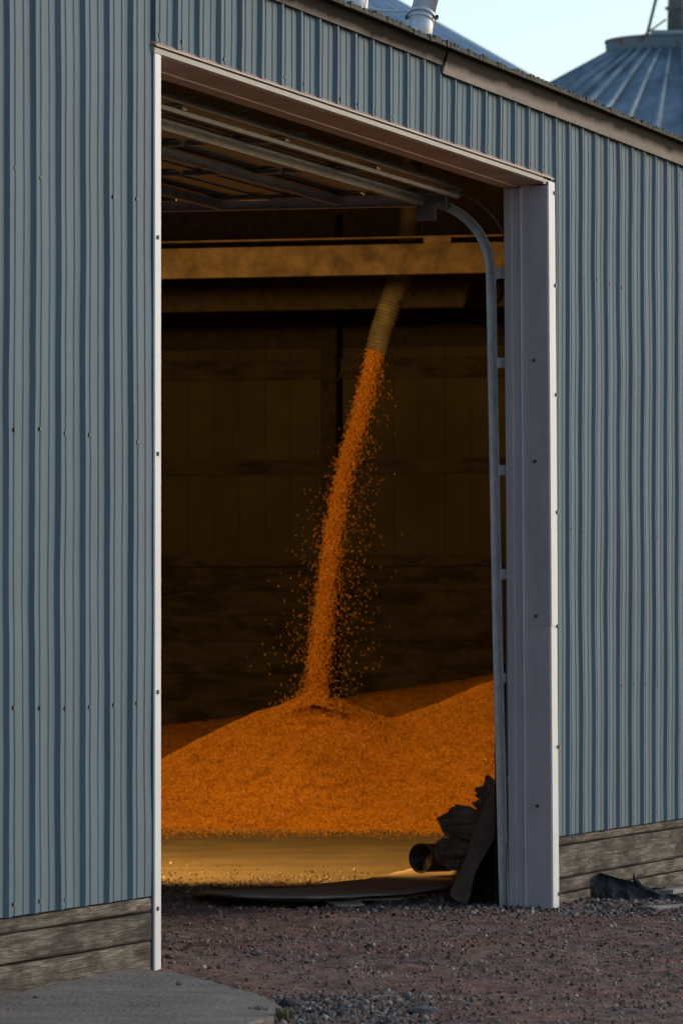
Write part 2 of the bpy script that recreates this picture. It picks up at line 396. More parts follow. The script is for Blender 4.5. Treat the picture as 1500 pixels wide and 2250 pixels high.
# door trim
def prism(poly, lo, hi, ax='u'):
    # poly of (n,z) extruded along u, or of (u,n) extruded along z
    mb = MB(); n = len(poly)
    vs = [(lo, a, b) for a, b in poly]+[(hi, a, b) for a, b in poly] if ax == 'u' else [(a, b, lo) for a, b in poly]+[(a, b, hi) for a, b in poly]
    fs = [tuple(range(n))[::-1], tuple(range(n, 2*n))]+[(i, (i+1) % n, n+(i+1) % n, n+i) for i in range(n)]
    return mb.add(vs, fs)
prism([(-.018, 4.250), (-.020, 4.268), (-.018, 4.274), (.0, 4.288), (.0, 4.25)], -.095, 7.34).build('header_trim', M['beige'], barn)
prism([(-.018, 4.242), (-.020, 4.260), (-.018, 4.268), (.0, 4.28), (.0, 4.24)], 7.343, 7.50).build('header_trim', M['beige'], barn)
prism([(-.030, 4.280), (-.028, 4.288), (.004, 4.312), (.004, 4.291)], -.10, 7.56).build('drip_ledge', M['brown'], barn)
prism([(.002, 4.247), (.16, 4.234), (.162, 4.227), (.24, 4.222), (.24, 4.30), (.002, 4.30)], -.02, 7.43).build('door_header', M['brown'], barn)
# near jamb
prism([(-.085, -.012), (-.080, -.017), (.005, -.017), (.01, -.012), (.01, .23), (-.02, .23), (-.02, -.008), (-.085, -.008)], -.02, 4.247, 'z').build('near_jamb', M['white'], barn)
# far jamb: leans a little, face trim is white, reveal is dusty
LEAN = .13
def lean(o):
    for v in o.data.vertices: v.co.x += LEAN*(1-v.co.z/4.25)
    return o
ZB = -.085
def jm(poly, z0, z1, name, mat):
    o = prism(poly, z0, z1, 'z').build(name, mat, barn); return lean(o)
zs = 1.55+(HOR-1375)/366
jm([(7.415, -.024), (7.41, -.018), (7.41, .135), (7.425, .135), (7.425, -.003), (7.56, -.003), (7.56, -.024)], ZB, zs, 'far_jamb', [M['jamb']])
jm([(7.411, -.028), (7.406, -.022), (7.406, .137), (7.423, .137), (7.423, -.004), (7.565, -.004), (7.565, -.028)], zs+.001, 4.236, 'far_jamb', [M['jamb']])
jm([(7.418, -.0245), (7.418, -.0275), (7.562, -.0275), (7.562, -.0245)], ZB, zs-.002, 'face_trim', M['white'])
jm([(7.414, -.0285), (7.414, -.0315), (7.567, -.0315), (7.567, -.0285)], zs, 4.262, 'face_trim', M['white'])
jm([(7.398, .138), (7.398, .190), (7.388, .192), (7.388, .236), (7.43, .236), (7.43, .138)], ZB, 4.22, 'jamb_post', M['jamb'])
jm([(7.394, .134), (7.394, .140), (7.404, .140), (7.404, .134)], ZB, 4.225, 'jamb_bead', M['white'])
def screw(a, b, r, n): MB().tube([a, b], r, 8).build('screw', M['screw'], barn)
for z in (.02, .9, 1.62, 2.3, 3.0, 3.65, 4.2): screw((7.545+LEAN*(1-z/4.25), -.031, z), (7.545+LEAN*(1-z/4.25), -.041, z), .012, 8)
for z in (1.68, .55, 3.2, 2.6): screw((7.403+LEAN*(1-z/4.25), .06, z), (7.392+LEAN*(1-z/4.25), .06, z), .010, 8)
for z in (.3, 1.3, 2.4, 3.4): screw((-.05, -.015, z), (-.05, -.025, z), .010, 8)
MB().box((7.56, .2365, -.08), (7.565, .335, 1.40)).build('dark_gap_plate', M['darkbeam'], barn)  # dark plate added to cover the low gap between track and jamb
MB().box((7.43, .02, -.3), (7.66, .22, -.07)).build('footing_block', M['plank'], barn)
# fascia and eave
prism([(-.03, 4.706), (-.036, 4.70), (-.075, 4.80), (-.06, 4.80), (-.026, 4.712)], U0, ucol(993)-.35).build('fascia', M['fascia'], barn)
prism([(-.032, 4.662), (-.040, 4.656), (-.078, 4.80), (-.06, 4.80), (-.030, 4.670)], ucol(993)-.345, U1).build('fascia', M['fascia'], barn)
# roof: ribbed sheet, two slopes
PIT = .27
def roof_sheet(n0, n1, z0, z1, name, rib=True):
    prof = []
    k = math.floor((U0-rib0)/P_)
    while rib0+k*P_ < U1:
        c = rib0+k*P_+.1
        prof += [(c-.024, 0), (c-.010, .026), (c+.014, .026), (c+.028, 0)]
        prof += [(c+.115, 0), (c+.121, .005), (c+.133, .005), (c+.139, 0), (c+.215, 0), (c+.221, .005), (c+.233, .005), (c+.239, 0)]; k += 1
    n = len(prof); vs = []; fs = []; st = [0, .08, .2, 1]
    for q in st:
        for i, (u, d) in enumerate(prof):
            e = mnoise.noise(Vector((u*1.3, 5, 1)))*.012+mnoise.noise(Vector((u*6, 2, 1)))*.005 if q == 0 else 0
            vs.append((u, n0+(n1-n0)*q+e*1.5, z0+(z1-z0)*q+d+e))
    for j in range(len(st)-1):
        for i in range(n-1): a = j*n+i; fs.append((a, a+1, a+n+1, a+n))
    o = MB().add(vs, fs).build(name, M['roof'], barn)
    s = o.modifiers.new('s', 'SOLIDIFY'); s.thickness = .003; s.offset = -1
    return o
RZ = 4.815
roof_sheet(-.115, 9, RZ-.115*PIT, RZ+9*PIT, 'roof')
roof_sheet(18.3, 9, RZ-.3*PIT, RZ+9*PIT-.003, 'roof')
MB().box((U0, -.07, 4.794), (U1, -.005, 4.806)).build('eave_board', M['lichen'], barn)
# closure strip with grime and lichen along the eave
mb = MB(); u = -4.0
while u < 18:
    l = random.uniform(.03, .11); h = random.uniform(.006, .028)
    mb.add([(u, -.122, RZ-.036), (u+l, -.122, RZ-.036), (u+l*.8, -.118, RZ-.036+h+.012), (u+l*.2, -.118, RZ-.036+h+.012),
            (u, -.085, RZ-.03), (u+l, -.085, RZ-.03), (u+l*.8, -.085, RZ-.03+h), (u+l*.2, -.085, RZ-.03+h)],
           [(0, 1, 2, 3), (4, 7, 6, 5), (0, 4, 5, 1), (1, 5, 6, 2), (2, 6, 7, 3), (3, 7, 4, 0)])
    u += l*random.uniform(.6, 1.2)
mb.build('eave_grime', M['lichen'], barn)
# shell: back wall, gables, inner lining
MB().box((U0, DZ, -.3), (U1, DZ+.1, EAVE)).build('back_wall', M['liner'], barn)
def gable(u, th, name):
    prism([(0.02, 4.76), (DZ, 4.76), (9, RZ+9*PIT-.06)], u, u+th).build('gable_peak', M['darkbeam'], barn)  # peak's darker colour stands in for the unlit zone above the beam
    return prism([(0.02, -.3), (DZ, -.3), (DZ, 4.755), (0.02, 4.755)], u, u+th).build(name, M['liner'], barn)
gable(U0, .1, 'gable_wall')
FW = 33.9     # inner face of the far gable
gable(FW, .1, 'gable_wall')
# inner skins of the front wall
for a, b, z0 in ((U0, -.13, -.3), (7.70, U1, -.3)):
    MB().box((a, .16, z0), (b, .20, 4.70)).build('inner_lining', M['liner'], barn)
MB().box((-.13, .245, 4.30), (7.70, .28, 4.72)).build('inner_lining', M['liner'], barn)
# far gable fittings: ribbed liner, girts, posts, timber bulkhead
mb = MB()
for k in range(60):
    n_ = .3+k*.295; mb.box((FW-.018, n_, 2.3), (FW-.001, n_+.03, 4.755))
mb.build('liner_ribs', M['liner'], barn)
for z, h, d in ((4.52, .22, .10), (3.44, .16, .08), (2.40, .12, .16)):
    MB().box((FW-.02-d, .2, z-h/2), (FW-.02, DZ, z+h/2)).build('girt', M['plank_in'], barn)
def fx(px, Y): return None
def nfar(px, u):
    k = (px-750)/F; # n where plane u=const meets pixel column
    return (A.x+U.x*u-k*(A.y+U.y*u))/(k*N.y-N.x)
for px in (722, 1330, 60, 372-0):
    n_ = nfar(px, FW-.3)
    if px == 372: continue
    MB().box((FW-.32, n_-.09, -.1), (FW-.19, n_+.09, 6.2)).build('wall_post', M['darkbeam'], barn)
for z0, z1, d in ((2.08, 2.33, .11), (1.80, 2.075, .07), (1.52, 1.795, .09), (1.16, 1.515, .06), (.86, 1.155, .09), (.55, .855, .06), (.2, .545, .07)):
    MB().box((FW-.02-d, .2, z0), (FW-.02, DZ, z1)).build('bulkhead_plank', M['plank_in'], barn)
prism([(nfar(350, FW), 2.02), (nfar(700, FW), 2.30), (nfar(700, FW), 2.34), (nfar(350, FW), 2.07)], FW-.19, FW-.15).build('diagonal_shadow_strip', M['darkbeam'], barn)  # dark strip modelled as the diagonal shadow across the bulkhead
# cross beams
def beam(u, zlo, zhi, mat, th=.1):
    MB().box((u, .3, zlo), (u+th, DZ, zhi)).build('cross_beam', mat, barn, bevel=.004)
beam(15.95, 4.315, 4.545, M['beam'])
MB().box((15.955, .3, 4.590), (16.05, DZ, 4.602)).build('beam_flange', M['beam'], barn)
for a, b in ((930, 990), (60, 120), (1290, 1350)):
    n1, n2 = nfar(a, 15.95), nfar(b, 15.95)
    MB().box((15.952, min(n1, n2), 4.546), (16.02, max(n1, n2), 4.589)).build('beam_lug', M['beam'], barn)
beam(24.6, 4.60, 4.95, M['darkbeam'], .14)
# rafters and purlins
for u in (2, 9.5, 16.1, 24.8, 31):
    prism([(.3, 4.66), (9, 4.66+8.7*PIT), (9, 4.86+8.7*PIT), (.3, 4.86)], u, u+.08).build('rafter', M['darkbeam'], barn)
for n_ in (1.2, 2.4, 3.6, 4.8, 6.0, 7.2, 8.4):
    z = RZ+n_*PIT-.02
    MB().box((U0+.2, n_-.04, z-.12), (FW-.1, n_+.04, z-.015)).build('purlin', M['darkbeam'], barn)
# blocking under the raised door, coloured pale to stand in for lamp-lit patches
for a, b, z in ((300, 445, 5.02), (525, 590, 5.01), (745, 800, 5.03), (825, 900, 5.03), (920, 960, 5.04)):
    n1, n2 = nfar(a, 17.2), nfar(b, 17.2)
    prism([(n2, z), (n1, z), (n1, z+.09), (n2+.1, z+.09)], 17.2, 17.26).build('blocking', M['white'], barn)

# overhead door, raised: a part of the barn with its own sections, struts and tracks
door = MB().box((0.0, 4.52, 4.185), (7.30, 4.60, 4.235)).build('overhead_door', M['door'], barn)
for i in range(7):
    n0 = .46+i*.585; n1 = n0+.575
    mb = MB()
    for q in range(6):
        a = n0+(n1-n0)*q/6; b = n0+(n1-n0)*(q+1)/6; zz = 4.195 if q % 2 else 4.205
        mb.box((.02, a+.001, zz), (7.28, b-.001, 4.235))
    mb.build('door_section', M['door'], door)
    for uu in (.06, 1.85, 3.64, 5.43, 7.15):
        MB().box((uu, n0+.01, 4.172), (uu+.075, n1-.01, 4.1945)).build('stile', M['galv_dull'], door)
for n_, h, wd in ((.47, .02, .05), (.70, .055, .085), (1.20, .045, .08), (1.95, .05, .08), (2.6, .045, .08), (3.2, .045, .08), (3.9, .045, .08), (4.5, .05, .08)):
    pts = [(n_-wd/2, 4.171), (n_-wd*.3, 4.171), (n_-wd*.22, 4.171-h), (n_+wd*.22, 4.171-h), (n_+wd*.3, 4.171), (n_+wd/2, 4.171), (n_+wd/2, 4.1715), (n_-wd/2, 4.1715)]
    prism(pts, .03, 7.21).build('strut', M['galv_dull'], door)
# tracks
def channel(path, name, parent, wid=.056, dep=.03, mat=None):
    # path points (u,n,z) in the n-z plane; C-channel opening toward -u
    mb = MB(); vs = []; fs = []; npt = len(path)
    for i, p in enumerate(path):
        p = Vector(p); t = (Vector(path[min(i+1, npt-1)])-Vector(path[max(i-1, 0)])).normalized()
        s = Vector((1, 0, 0)); q = t.cross(s).normalized()
        for a, b in ((-.5, -1), (-.5, 0), (.5, 0), (.5, -1), (.42, -1), (.42, -.1), (-.42, -.1), (-.42, -1)):
            vs.append(p+q*wid*a+s*dep*b)
    for i in range(npt-1):
        for k in range(8):
            k2 = (k+1) % 8; fs.append((i*8+k, i*8+k2, i*8+8+k2, i*8+8+k))
    fs += [tuple(range(8))[::-1], tuple((npt-1)*8+k for k in range(8))]
    return mb.add(vs, fs).build(name, mat or M['galv'], parent)
TU, TN = 7.44, .326
rad = .43; zc = 3.725
path = [(TU+.10, TN-.06, -.06), (TU+.06, TN-.03, 1.5), (TU+.01, TN-.0, zc-.003)]
channel(path, 'vertical_track', door)
arc = [(TU, TN+rad*(1-math.cos(R(a))), zc+rad*math.sin(R(a))) for a in range(0, 91, 6)]
channel(arc, 'curved_track', door)
channel([arc[-1], (TU, 5.0, zc+rad+.01)], 'horizontal_track', door)
for z in (3.72, 3.19, 2.55, 1.93, 1.31, .70):
    k = 1-z/3.725; uu = TU+.02+.10*k; nn = TN-.06*k
    mb = MB().box((uu-.012, .2365, z-.03), (uu-.008, nn-.02, z+.03)).box((uu-.012, nn-.034, z-.03), (uu+.02, nn-.0285, z+.03))
    for q in (-.014, .014): mb.tube([(uu-.012, .265, z+q), (uu-.022, .265, z+q)], .006, 6)
    mb.build('track_bracket', M['galv'], door)
# roller bracket and roller at the top of the curve, spare cable arc, track angle along the wall
MB().box((7.25, .62, 4.03), (7.28, .74, 4.16)).tube([(7.22, .60, 4.13), (7.42, .60, 4.13)], .012, 8).tube([(7.39, .60, 4.13), (7.42, .60, 4.13)], .03, 14).box((7.26, .56, 4.10), (7.30, .66, 4.175)).build('roller_bracket', M['galv_dull'], door)
arc2 = [(7.5, .22+.5*(1-math.cos(R(a))), 3.75+.5*math.sin(R(a))) for a in range(0, 91, 6)]
MB().tube(arc2, .008, 8).build('lift_cable', M['galv_dull'], door)
prism([(7.50, TN-.075), (7.50, .245), (7.506, .245), (7.506, TN-.075)], -.07, 3.7, 'z').build('track_angle', M['galv_dull'], door)

# ---------------------------------------------------------------- roof spouts
def spout(px, py, pyt, pxt, r, label, conduit=False, Yd=30.6):
    base = PT(px, py, Yd); top = PT(pxt, pyt, Yd+.25)
    o = empty('roof_spout', base, label, 'pipe', 'spouts standing on the shed roof')
    d = (top-base).normalized()
    MB().tube([base+d*.07, base+d*1.6], r, 28).build('pipe', M['galv'], o, origin=base, smooth=False)
    # elbow stub coming out of roof, leaning away
    el = [base+Vector((-.03, .05, -.16)), base+Vector((-.01, .02, -.06)), base+d*.03, base+d*.08]
    MB().tube(el, [r*1.12, r*1.13, r*1.1, r*1.06], 28).build('elbow', M['galv'], o, origin=base, smooth=True)
    MB().tube([base+d*.062, base+d*.082], r*1.22, 28).tube([base+d*.03, base+d*.062], r*1.13, 28).build('clamp_ring', M['galv'], o, origin=base)
    for s_ in (-1, 1): MB().tube([base+d*.07+Vector((s_*r*1.25, -.05, 0)), base+d*.07+Vector((s_*r*1.25, .04, 0))], .01, 8).build('clamp_bolt', M['screw'], o, origin=base)
    # roof flange
    MB().tube([base+Vector((-.03, .05, -.17)), base+Vector((-.03, .05, -.13))], r*1.6, 28).build('flange', M['galv'], o, origin=base)
    for f in o.children:
        if f.name.startswith(('pipe', 'clamp_ring')):
            for p in f.data.polygons: p.use_smooth = len(p.vertices) == 4
    return o
spout(921, 58, -80, 955, .068, 'silver round spout pipe rising from the shed roof above the fascia')
spout(772, 5, -90, 790, .085, 'silver spout elbow on the shed roof, mostly cut off by the top edge')
mb = MB(); a = PT(800, 15, 31.5); b = PT(900, 23, 31.2)
mb.tube([a+(b-a)*q+Vector((0, 0, -.01*math.sin(q*3.14))) for q in np.linspace(0, 1, 9)], .007, 8)
tag(mb.build('conduit', M['white'], origin=a), 'thin pale conduit running between the two roof spouts', 'conduit')
mb = MB(); a = PT(832, 40, 31.4)
mb.tube([PT(832, 40, 31.4), PT(838, 29, 31.4), PT(852, 24, 31.4), PT(868, 22, 31.4), PT(876, 15, 31.4)], .0035, 6)
tag(mb.build('wire', M['white'], origin=a), 'thin curly wire hanging off the pale conduit above the roof', 'wire')

# ---------------------------------------------------------------- grain bins
def bin_(name_label, cx, cy, zring, rr, Rb, nr, cat='grain bin', th0=0):
    root = empty('grain_bin', (cx, cy, -.05), name_label, cat, 'round steel grain bins behind the shed')
    o0 = Vector((cx, cy, -.05)); sl = .575; ze = zring-(Rb-rr)*sl
    # roof: panels with raised radial ribs, overlapped in two rings
    mb = MB(); rings = [(rr*.9, 0), (rr+(Rb-rr)*.22, 0), (rr+(Rb-rr)*.222, -.018), (rr+(Rb-rr)*.6, -.018), (Rb+.08, -.018)]
    per = 8; prof = [(0, 0), (.32, 0), (.40, .07), (.46, .09), (.54, .09), (.60, .07), (.68, 0), (.99, 0)]
    vs = []; fs = []; tot = nr*per
    for r, dz in rings:
        for k in range(nr):
            for (q, h) in prof:
                th = 2*math.pi*(k+q)/nr+th0
                vs.append((cx+r*math.cos(th), cy+r*math.sin(th), zring-(r-rr)*sl+dz+h*min(1, .7+.3*(r-rr))))
    for j in range(len(rings)-1):
        for k in range(tot): k2 = (k+1) % tot; fs.append((j*tot+k, (j+1)*tot+k, (j+1)*tot+k2, j*tot+k2))
    mb.add(vs, fs).build('roof', M['bin'], root, origin=o0)
    # corrugated wall
    vs = []; fs = []; seg = 72; nz = int(ze/.05)
    for j in range(nz+1):
        z = ze*j/nz; r = Rb+.012*math.sin(z/.1*2*math.pi)
        for k in range(seg): th = 2*math.pi*k/seg; vs.append((cx+r*math.cos(th), cy+r*math.sin(th), z))
    for j in range(nz):
        for k in range(seg): k2 = (k+1) % seg; fs.append((j*seg+k, j*seg+k2, (j+1)*seg+k2, (j+1)*seg+k))
    MB().add(vs, fs).build('wall', M['bin'], root, origin=o0, smooth=True)
    return root, o0
M['bin_keep'] = M['bin']; M['bin'] = pm('bright_bin_roof_steel', (.27, .36, .43), (.42, .52, .60), 2.2, .36, .3, .15, 8)
b1, o1 = bin_('large round bin with a plain ribbed cone roof sloping down behind the roof spouts', -1.56, 85, 12.45, .6, 6.6, 64); M['bin'] = M['bin_keep']
b2, o2 = bin_('round bin with a rust-spotted collar and pipe on its ribbed cone roof', 4.62, 75, 9.545, .99, 5.0, 46, th0=R(270-360*.5/46-1))
def ring(zl, zh, r0, r1, seg=64):
    vs = []; fs = []
    for r, z in ((r0, zl), (r0, zh), (r1, zh), (r1, zl)):
        for k in range(seg): th = 2*math.pi*k/seg; vs.append((4.62+r*math.cos(th), 75+r*math.sin(th), z))
    for j in range(4):
        for k in range(seg): k2 = (k+1) % seg; j2 = (j+1) % 4; fs.append((j*seg+k, j*seg+k2, j2*seg+k2, j2*seg+k))
    return MB().add(vs, fs)
ring(9.555, 9.73, .995, .95).build('collar', M['rust'], b2, origin=o2, smooth=False)
ring(9.726, 9.752, 1.01, .94).build('collar_rim', M['rust'], b2, origin=o2)
MB().tube([(4.62, 75, 9.70), (4.62, 75, 9.76), (4.62, 75, 9.80)], [.92, .90, .3], 48).build('lid', M['rust'], b2, origin=o2)
MB().box((4.22, 74.3, 9.77), (5.2, 75.5, 9.83)).build('platform', M['bin'], b2, origin=o2)
MB().tube([(4.60, 75, 9.8), (4.62, 75, 10.45), (4.64, 75, 12)], .135, 24, caps=True).build('fill_pipe', M['galv_dull'], b2, origin=o2, smooth=True)
MB().tube([(4.61, 75, 10.19), (4.61, 75, 10.22)], .17, 24).build('pipe_flange', M['galv_dull'], b2, origin=o2)
MB().tube([(4.83, 75.1, 9.8), (4.83, 75.1, 12)], .03, 8).build('side_pole', M['pole'], b2, origin=o2)
MB().tube([PT(1421, 76, 74.6), PT(1440, 0, 74.6), PT(1452, -60, 74.6)], .022, 8).build('brace', M['pole'], b2, origin=o2)
MB().tube([PT(1404, 84, 74.4), PT(1462, 42, 74.8)], .013, 8).tube([PT(1400, 86, 74.4), PT(1424, 72, 74.6)], .016, 8).build('brace', M['pole'], b2, origin=o2)

# ---------------------------------------------------------------- corn pile
def pile_h(X, Y):
    def cone(cx, cy, z, s, p=1.0): 
        d = np.sqrt((X-cx)**2+((Y-cy)*p)**2+.05); return z-s*d
    h = [cone(-.30, 48.7, 1.20, .50), cone(2.0, 49.4, 1.50, .42), cone(1.25, 47.5, .52, .30, 1.1), cone(-1.6, 48.4, .40, .28, 1.2),
         cone(4.5, 56.5, 1.82, .18, 3.0), cone(-4.5, 49.5, .9, .42)]
    H = np.stack(h); k = 14.0
    m = H.max(0); r = m+np.log(np.exp((H-m)*k).sum(0))/k
    return r
px_ = np.arange(-7, 6.01, .05); py_ = np.concatenate([np.arange(44, 52, .05), np.arange(52, 61.5, .12)])
PX, PY = np.meshgrid(px_, py_); H = pile_h(PX, PY)
H = H+vnoise(PX, PY, 1.3, 5)*.10+vnoise(PX, PY, 5, 6)*.03+vnoise(PX, PY, 14, 7)*.015
H = np.maximum(H-.07, -.35)
Vp = np.stack([PX.ravel(), PY.ravel(), H.ravel()], 1); nx, ny = len(px_), len(py_)
I = (np.arange(ny-1)[:, None]*nx+np.arange(nx-1)[None]).ravel(); Fp = np.stack([I, I+1, I+1+nx, I+nx], 1)
keep = (H.ravel()[Fp].max(1) > -.12); Fp = Fp[keep]
tag(np_mesh('corn_pile', Vp-np.array([0, 48, 0]), Fp, M['corn'], loc=(0, 48, 0), smooth=True), 'orange heap of shelled corn on the shed floor under the falling stream', 'corn heap', kind='stuff')
from math import floor
def H_at(x, y):
    fx_ = np.clip((x+7)/.05, 0, nx-1.001); i = fx_.astype(int); a = fx_-i
    j = (np.searchsorted(py_, y, side='right')-1).clip(0, ny-2); b = (y-py_[j])/(py_[j+1]-py_[j])
    return (H[j, i]*(1-a)+H[j, i+1]*a)*(1-b)+(H[j+1, i]*(1-a)+H[j+1, i+1]*a)*b
def H_old(x, y):
    i = np.clip(((x+7)/.05).astype(int), 0, nx-1); j = np.searchsorted(py_, y).clip(0, ny-1)
    return H[j, i]
n = 80000
qx = rng.uniform(-2.2, 2.2, n); qy = rng.uniform(44.5, 50.5, n); qz = H_at(qx, qy); ok = qz > -.075
qx, qy, qz = qx[ok], qy[ok], qz[ok]
S = np.stack([rng.uniform(.005, .009, len(qx)), rng.uniform(.004, .007, len(qx)), rng.uniform(.003, .005, len(qx))], 1)
V, Fc = scatter(np.stack([qx, qy, qz+.004], 1), S)
tag(np_mesh('loose_kernels', V-np.array([0, 47, 0]), Fc, M['kernel'], loc=(0, 47, 0)), 'loose orange kernels covering the face of the corn heap', 'kernels', kind='stuff')
# spilled kernels on floor in front of heap
n = 3500
qx = rng.uniform(-2, 1.6, n); qy = 46.4-np.abs(rng.normal(0, .9, n)); k_ = qy > 35.5; qx, qy = qx[k_], qy[k_]
V, Fc = scatter(np.stack([qx, qy, np.full(len(qx), -.063)], 1), np.stack([rng.uniform(.004, .008, len(qx))]*3, 1)*[1, .8, .6])
tag(np_mesh('spilled_kernels', V-np.array([0, 44, 0]), Fc, M['kernel'], loc=(0, 44, 0)), 'scattered kernels spilled on the tan floor before the heap', 'kernels', kind='stuff')
# falling stream
SY = 48.35
sy_ = np.array([762, 850, 900, 1000, 1100, 1200, 1300, 1400, 1500, 1550.]); sx_ = np.array([827, 807, 796, 767, 744, 729, 717, 706, 695, 690.])
sw_ = np.array([24, 25, 27, 27, 24, 25, 27, 29, 32, 38.])
def stream_pts(n, spread, tail=None):
    y = rng.uniform(764, 1548, n) if tail is None else 764+784*rng.beta(*tail, n)
    cx = np.interp(y, sy_, sx_); wd = np.interp(y, sy_, sw_)
    g = rng.normal(0, 1, n); g2 = rng.normal(0, 1, n)
    return y, cx+g*wd*spread, SY+g2*wd*spread*SY/F
y, x, Yd = stream_pts(36000, .34)
m_ = (y < 800) & (np.abs(x-np.interp(y, sy_, sx_)) > 24); y, x, Yd = y[~m_], x[~m_], Yd[~m_]
n2 = 2000; y2 = 800+740*rng.beta(1.8, 1.3, n2); g = rng.normal(0, 1, n2); cx = np.interp(y2, sy_, sx_)
amp = 16+(y2-780)/770*34; x2 = cx+12+np.sign(g)*np.abs(g)**1.15*amp; Y2 = SY+rng.normal(0, .14, n2)
n3 = 1500; y3 = 1548-np.abs(rng.normal(0, 17, n3)); x3 = 690+rng.normal(0, 38, n3); Y3 = SY-.15+rng.normal(0, .2, n3)
y3 += np.abs(x3-690)*.28; y2 = np.concatenate([y2, y3]); x2 = np.concatenate([x2, x3]); Y2 = np.concatenate([Y2, Y3])
y = np.concatenate([y, y2]); x = np.concatenate([x, x2]); Yd = np.concatenate([Yd, Y2])
Pp = np.stack([(x-750)/F*Yd, Yd, EYE-(y-HOR)/F*Yd], 1)
n = len(Pp); S = np.stack([rng.uniform(.0032, .0055, n), rng.uniform(.003, .005, n), rng.uniform(.006, .013, n)], 1)
S[-(n2+n3):] *= .9
q = OCT_V[None]*S[:, None, :]
tilt = rng.normal(0, .45, n); ca, sa = np.cos(tilt), np.sin(tilt)
qq = q.copy(); qq[:, :, 0] = q[:, :, 0]*ca[:, None]+q[:, :, 2]*sa[:, None]; qq[:, :, 2] = -q[:, :, 0]*sa[:, None]+q[:, :, 2]*ca[:, None]
V = (qq+Pp[:, None, :]).reshape(-1, 3); Fc = (OCT_F[None]+np.arange(n)[:, None, None]*6).reshape(-1, 3)
b0 = np.array([-.24, SY, .9])
tag(np_mesh('falling_corn', V-b0, Fc, M['kernel'], loc=b0), 'stream of orange corn kernels falling from the ribbed hose onto the heap', 'falling corn', kind='stuff')
# hose
HY = 48.35
hp = [PT(828, 770, HY), PT(836, 735, HY), PT(847, 700, HY), PT(862, 655, HY+.02), PT(878, 610, HY+.05), PT(888, 575, HY+.08)]
hp = [Vector(p) for p in hp]
def resamp(P, st):
    out = []; 
    for i in range(len(P)-1):
        p0 = P[max(i-1, 0)]; p1 = P[i]; p2 = P[i+1]; p3 = P[min(i+2, len(P)-1)]
        k = max(1, int((p2-p1).length/st))
        for j in range(k):
            t = j/k
            out.append(.5*((2*p1)+(p2-p0)*t+(2*p0-5*p1+4*p2-p3)*t*t+(3*p1-p0-3*p2+p3)*t**3))
    out.append(P[-1]); return out
pts = resamp(hp, .005); rads = [.1+.005*math.cos(i*2*math.pi/6.) for i in range(len(pts))]
hose = MB().tube(pts, rads, 32, caps=False).build('grain_hose', M['hose'], origin=hp[0], smooth=True)
sm = hose.modifiers.new('s', 'SOLIDIFY'); sm.thickness = .004
MB().tube([hp[-1], hp[-1]+Vector((.05, .1, .3)), hp[-1]+Vector((.1, .3, 1.6))], [.088, .088, .088], 24).build('feed_pipe', M['darkbeam'], hose, origin=hp[0])
tag(hose, 'ribbed flexible hose hanging from the shed roof and pouring corn', 'hose')
a = PT(872, 668, 48.2)
tag(MB().tube([a, PT(900, 650, 48.25), PT(925, 628, 48.4), PT(931, 622, 48.5)], [.012, .02, .02, .012], 8).build('hose_strap', M['darkbeam'], origin=a), 'dark bent strap hooked behind the ribbed hose', 'strap')
a = PT(800, 772, 48.3)
tag(MB().tube([a, PT(775, 793, 48.3), PT(750, 812, 48.2), PT(742, 835, 48.2)], .003, 6).build('cord', M['darkbeam'], origin=a), 'thin cord dangling from the mouth of the hose', 'cord')
# ---------------------------------------------------------------- work light hung inside
wl = empty('work_light', LAMP_LOC, 'warm floodlight inside the shed, hidden behind the near wall', 'lamp')
dirn = (LAMP_AIM-LAMP_LOC).normalized()
MB().tube([LAMP_LOC-dirn*.30, LAMP_LOC-dirn*.25, LAMP_LOC-dirn*.06], [.06, .12, .20], 24).build('housing', M['galv_dull'], wl, origin=LAMP_LOC)
MB().tube([LAMP_LOC-dirn*.25, LAMP_LOC-dirn*.25+Vector((0, 0, 1.6))], .012, 8).build('hanger', M['galv_dull'], wl, origin=LAMP_LOC)
ld = bpy.data.lights.new('lamp', 'SPOT'); ld.energy = LAMP_W; ld.color = (1, .57, .16); ld.spot_size = R(132); ld.spot_blend = .35; ld.shadow_soft_size = .12
lo = bpy.data.objects.new('lamp', ld); C.objects.link(lo); lo.parent = wl; lo.rotation_euler = (-dirn).to_track_quat('Z', 'Y').to_euler()

hd = Vector((dirn.x, dirn.y, 0)).normalized(); hs = Vector((-hd.y, hd.x, 0))
vz = [LAMP_LOC+hd*a+hs*b+Vector((0, 0, c)) for c in (.056, .07) for a, b in ((-.4, -.7), (.75, -.9), (.75, .9), (-.4, .7))]
MB().add(vz, [(0, 3, 2, 1), (4, 5, 6, 7), (0, 1, 5, 4), (1, 2, 6, 5), (2, 3, 7, 6), (3, 0, 4, 7)]).build('light_cut_plate', M['darkbeam'], wl, origin=LAMP_LOC)  # unseen plate added over the lamp to cut its upward light
